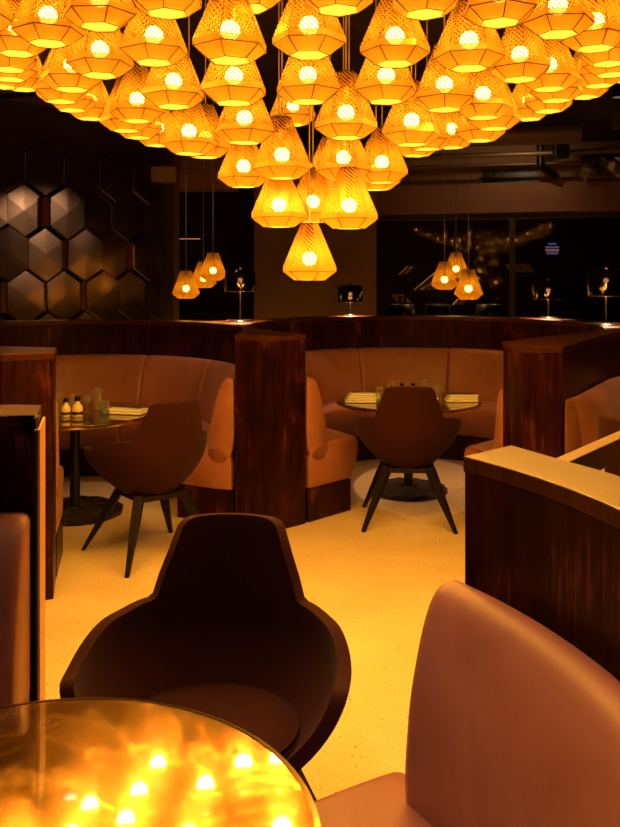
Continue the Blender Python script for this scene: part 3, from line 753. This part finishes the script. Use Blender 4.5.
# (bottom-opening x, bottom y, width) of each lamp of the cluster, measured on the photograph
LAMPS=[(48,44,71),(99.7,27,72),(17,54,64),(8,70,60),(10,80,55),(23,90,50),(2,87,51),(100,76,66),(72,90,62),(61,102,55),(72,110.5,50),(90,119,48),
(167,14,76),(154,63,69),(173.5,107,64),(137,121.5,55),(126,131,50),(139,138,48),(189,154,56),(205.5,157.5,50),(158,146,47),
(249,9,74),(230,61,75),(234,103.5,68),(244.5,143,61),(243.5,187,51),(282,178.5,58),(279,227,55),(309.5,280.5,55),(349,228.5,57),(313,222,50),
(330,189,50),(343.5,180,56),(346,138.5,64),(382,183,52),(376,190,49),(411.5,145,60),(427,149.5,50),(415.5,156,48),
(338,10,76),(309,56,76),(308,102,66),(395,64,68),(386,102,66),(425,14.5,74),(499.7,23,74),(469,69,71),(444.5,110,63),(483,118,59),(494,129,54),(480,141,50),(452,148,47),
(558,35,73),(520,80,63),(595,49,68),(549,89.5,60),(556,101,54),(548,111.5,50),(529,119.5,48),(609,64,60),(611,75.5,57),(599,86,52),(585,97.5,48),(628,81,50),
(293,125,46),(-22,30,68),(-18,62,58),(640,30,66),(645,55,58)]
HTs,HBs,BD=.178,.036,.020
proto=make_pendant('pendant_lamp',6,R,.036,R*.56,HTs,HBs,BD,'x','pendant lamp','gold mesh lamps of the hanging cluster',M['bulb'],.029,M['shade'],M['shade_low'])
def copy_lamp(src,x,y,z,rz,label=None,zt=HTOP,cap=BD+HTs):
    c=copy_tree(src); c.location=(x,y,z); c.rotation_euler=(0,0,rz)
    if label: c['label']=label
    for k in c.children:
        if k.name.startswith('cord'): k.scale=(1,1,max(.05,zt-z-cap))
    return c
def ordn(k):
    w=['','first','second','third','fourth','fifth','sixth','seventh','eighth','ninth','tenth','eleventh','twelfth','thirteenth','fourteenth','fifteenth','sixteenth','seventeenth']
    return w[k]
bands=[(270,400),(200,270),(184,200),(165,184),(150,165),(139,150),(120,139),(108,120),(95,108),(77,95),(66,77),(50,66),(25,50),(-50,25)]
placed=[]; rl=random.Random(11)
for (px,py,w) in LAMPS:
    Y=FPX*D0/w; z=EYE-(py-HY)*(Y)/FPX+HBs; X=(px-HX)*Y/FPX
    placed.append([px,py,X,Y,z])
# keep neighbours from sinking into one another
def clash():
    k=0
    for i in range(len(placed)):
        for j in range(i):
            a,b_=placed[i],placed[j]
            dz=abs(a[4]-b_[4]); dx=a[2]-b_[2]; dy=a[3]-b_[3]; r=sqrt(dx*dx+dy*dy)
            lo,hi=(a,b_) if a[4]<b_[4] else (b_,a)
            h=hi[4]-lo[4]              # height of the upper rim above the lower rim
            need = D0*.98 if h<.02 else (R*.98+max(.036,R-(R-.036)*(max(0,h-HBs*.5))/HTs) if h<HTs+BD+HBs else .0)
            if r<need:
                k+=1; push=(need-r)*.5+.002
                # slide along the sight line: nearer one nearer, farther one farther
                n_,f_=(a,b_) if a[3]<b_[3] else (b_,a)
                for q_,sg in((n_,-1),(f_,1)):
                    Y0=q_[3]; Y1=Y0+sg*push; q_[2]*=Y1/Y0; q_[4]=EYE+(q_[4]-EYE)*Y1/Y0; q_[3]=Y1
    return k
for it in range(60):
    if clash()==0: break
names={}
for bi,(lo,hi) in enumerate(bands):
    row=sorted([p for p in placed if lo<=p[1]<hi],key=lambda p:p[0])
    for k,p in enumerate(row):
        names[id(p)]=('lowest gold mesh pendant lamp of the hanging cluster' if bi==0 else
          'gold mesh pendant lamp, %s from left in %s row above the lowest one'%(ordn(k+1),ordn(bi)))
first=True
for p in placed:
    px,py,X,Y,z=p
    rz=radians(rl.choice([0,6,12,20,30,45,52])+rl.uniform(-5,5))
    if first: 
        proto.location=(X,Y,z); proto.rotation_euler=(0,0,rz); proto['label']=names[id(p)]; first=False
        for k in proto.children:
            if k.name.startswith('cord'): k.scale=(1,1,HTOP-z-BD-HTs)
    else: copy_lamp(proto,X,Y,z,rz,names[id(p)])
# canopy plate of the cluster
tag(MB().lathe([(0,0),(1.45,0),(1.45,.03),(0,.03)],64,(0,3.5,CZ-.035)).build('cluster_canopy',M['dark']),'dark round ceiling plate the lamp cluster hangs from','ceiling plate')

# two groups of three small pendants further back
small=make_pendant('small_pendant_lamp',10,.124,.05,.07,.20,.042,.012,'x','pendant lamp','small gold pendants in threes',M['bulb_small'],.03,M['shade'],M['shade_low'],.0012,2.0)
SM=[(186,294,7.9,'small gold pendant at the left group, lowest and leftmost of its three'),
    (203.5,283.5,8.3,'small gold pendant at the left group, hanging behind the other two'),
    (213,276,7.9,'small gold pendant at the left group, highest and rightmost of its three'),
    (444.5,285,7.9,'small gold pendant at the right group, leftmost of its three'),
    (456,274,8.5,'small gold pendant at the right group, highest and behind'),
    (468.5,294.5,7.35,'small gold pendant at the right group, lowest and rightmost')]
for i,(px,py,Y,lab) in enumerate(SM):
    X=(px-HX)*Y/FPX; z=EYE-(py-HY)*Y/FPX
    c=small if i==0 else copy_tree(small)
    c.location=(X,Y,z); c['label']=lab; c.rotation_euler=(0,0,rl.uniform(0,1))
    for k in c.children:
        if k.name.startswith('cord'): k.scale=(1.2,1.2,CZ-.002-z-.212)

# ------------------------------------------------------------------ ceiling spotlights over the booths, and unseen fill spots added elsewhere
def downlight(x,y,tx,ty,tz,e,size,label,col=(1,.6,.38)):
    t=empty('ceiling_spotlight',(x,y,CZ-.01),0,label,'spotlight','black ceiling spotlights')
    MB().lathe([(0,0),(.05,0),(.05,-.12),(.042,-.12),(.042,-.03),(0,-.03)],24).build('housing',M['black_plastic'],t,smooth=True,auto=40)
    MB().lathe([(0,-.095),(.04,-.095),(.04,-.10),(0,-.10)],24).build('lens',M['downlight'],t)
    l=bpy.data.lights.new('spot','SPOT'); l.energy=e; l.color=col; l.spot_size=radians(size); l.spot_blend=1.0; l.shadow_soft_size=.05
    lo=bpy.data.objects.new('spot_light',l); link(lo,t); lo.location=(0,0,-.125)
    d=Vector((tx-x,ty-y,tz-(CZ-.135))); lo.rotation_euler=d.to_track_quat('-Z','Y').to_euler()
    return t
downlight(-1.0,6.9,-.9,6.3,.6,60,50,'black ceiling spotlight over the left booth')
downlight(2.6,5.3,2.1,5.2,.8,70,50,'black ceiling spotlight over the right booth')
downlight(-.5,.35,.45,1.35,.75,170,45,'black ceiling spotlight over the nearest right banquette',(1,.56,.32))
downlight(2.6,7.35,-2.62,7.9,1.74,260,13,'added unseen spotlight giving the bronze tiles a highlight')  # added lamp, placed to mirror a highlight off the tiles
downlight(1.0,7.0,.8,6.6,.6,10,60,'black ceiling spotlight over the middle booth',(1,.45,.15))
downlight(2.0,12.9,1.9,12.2,1.0,600,80,'added unseen spotlight brightening the slats beyond the window',(1,.6,.25))  # added lamp, lifts the reflection slats behind the glass

downlight(2.3,9.2,2.3,10.6,2.5,22,110,'added unseen spotlight brightening the beam above the windows',(1,.62,.3))  # added lamp, lifts the dark beam and wall above it
downlight(-1.5,5.45,-1.5,5.55,.6,34,22,'added unseen spotlight brightening the left table',(1,.5,.1))  # added lamp, brightens the tableware
downlight(.69,6.0,.69,6.1,.6,20,18,'added unseen spotlight brightening the middle table',(1,.5,.1))  # added lamp, brightens the glasses and napkins
downlight(-.7,.5,-.25,2.0,.5,70,45,'added unseen fill spotlight aimed at the nearest chair',(1,.6,.35))  # added fill from the camera side for the dark shell
sh_=empty('wall_shelf',(-1.72,11.9,2.03),0,'narrow shelf with a faint red lit edge in the dark bay at left','shelf')
MB().box((0,0,0),(.52,.2,.03)).build('board',M['wood'],sh_)
MB().box((.05,-.1,-.02),(.36,.01,.01)).build('light_strip',emit('red_strip',(1,.3,.12),.6),sh_)
w=bpy.data.worlds.new('world'); sc.world=w; w.use_nodes=True
w.node_tree.nodes['Background'].inputs[0].default_value=(.02,.012,.006,1); w.node_tree.nodes['Background'].inputs[1].default_value=.3
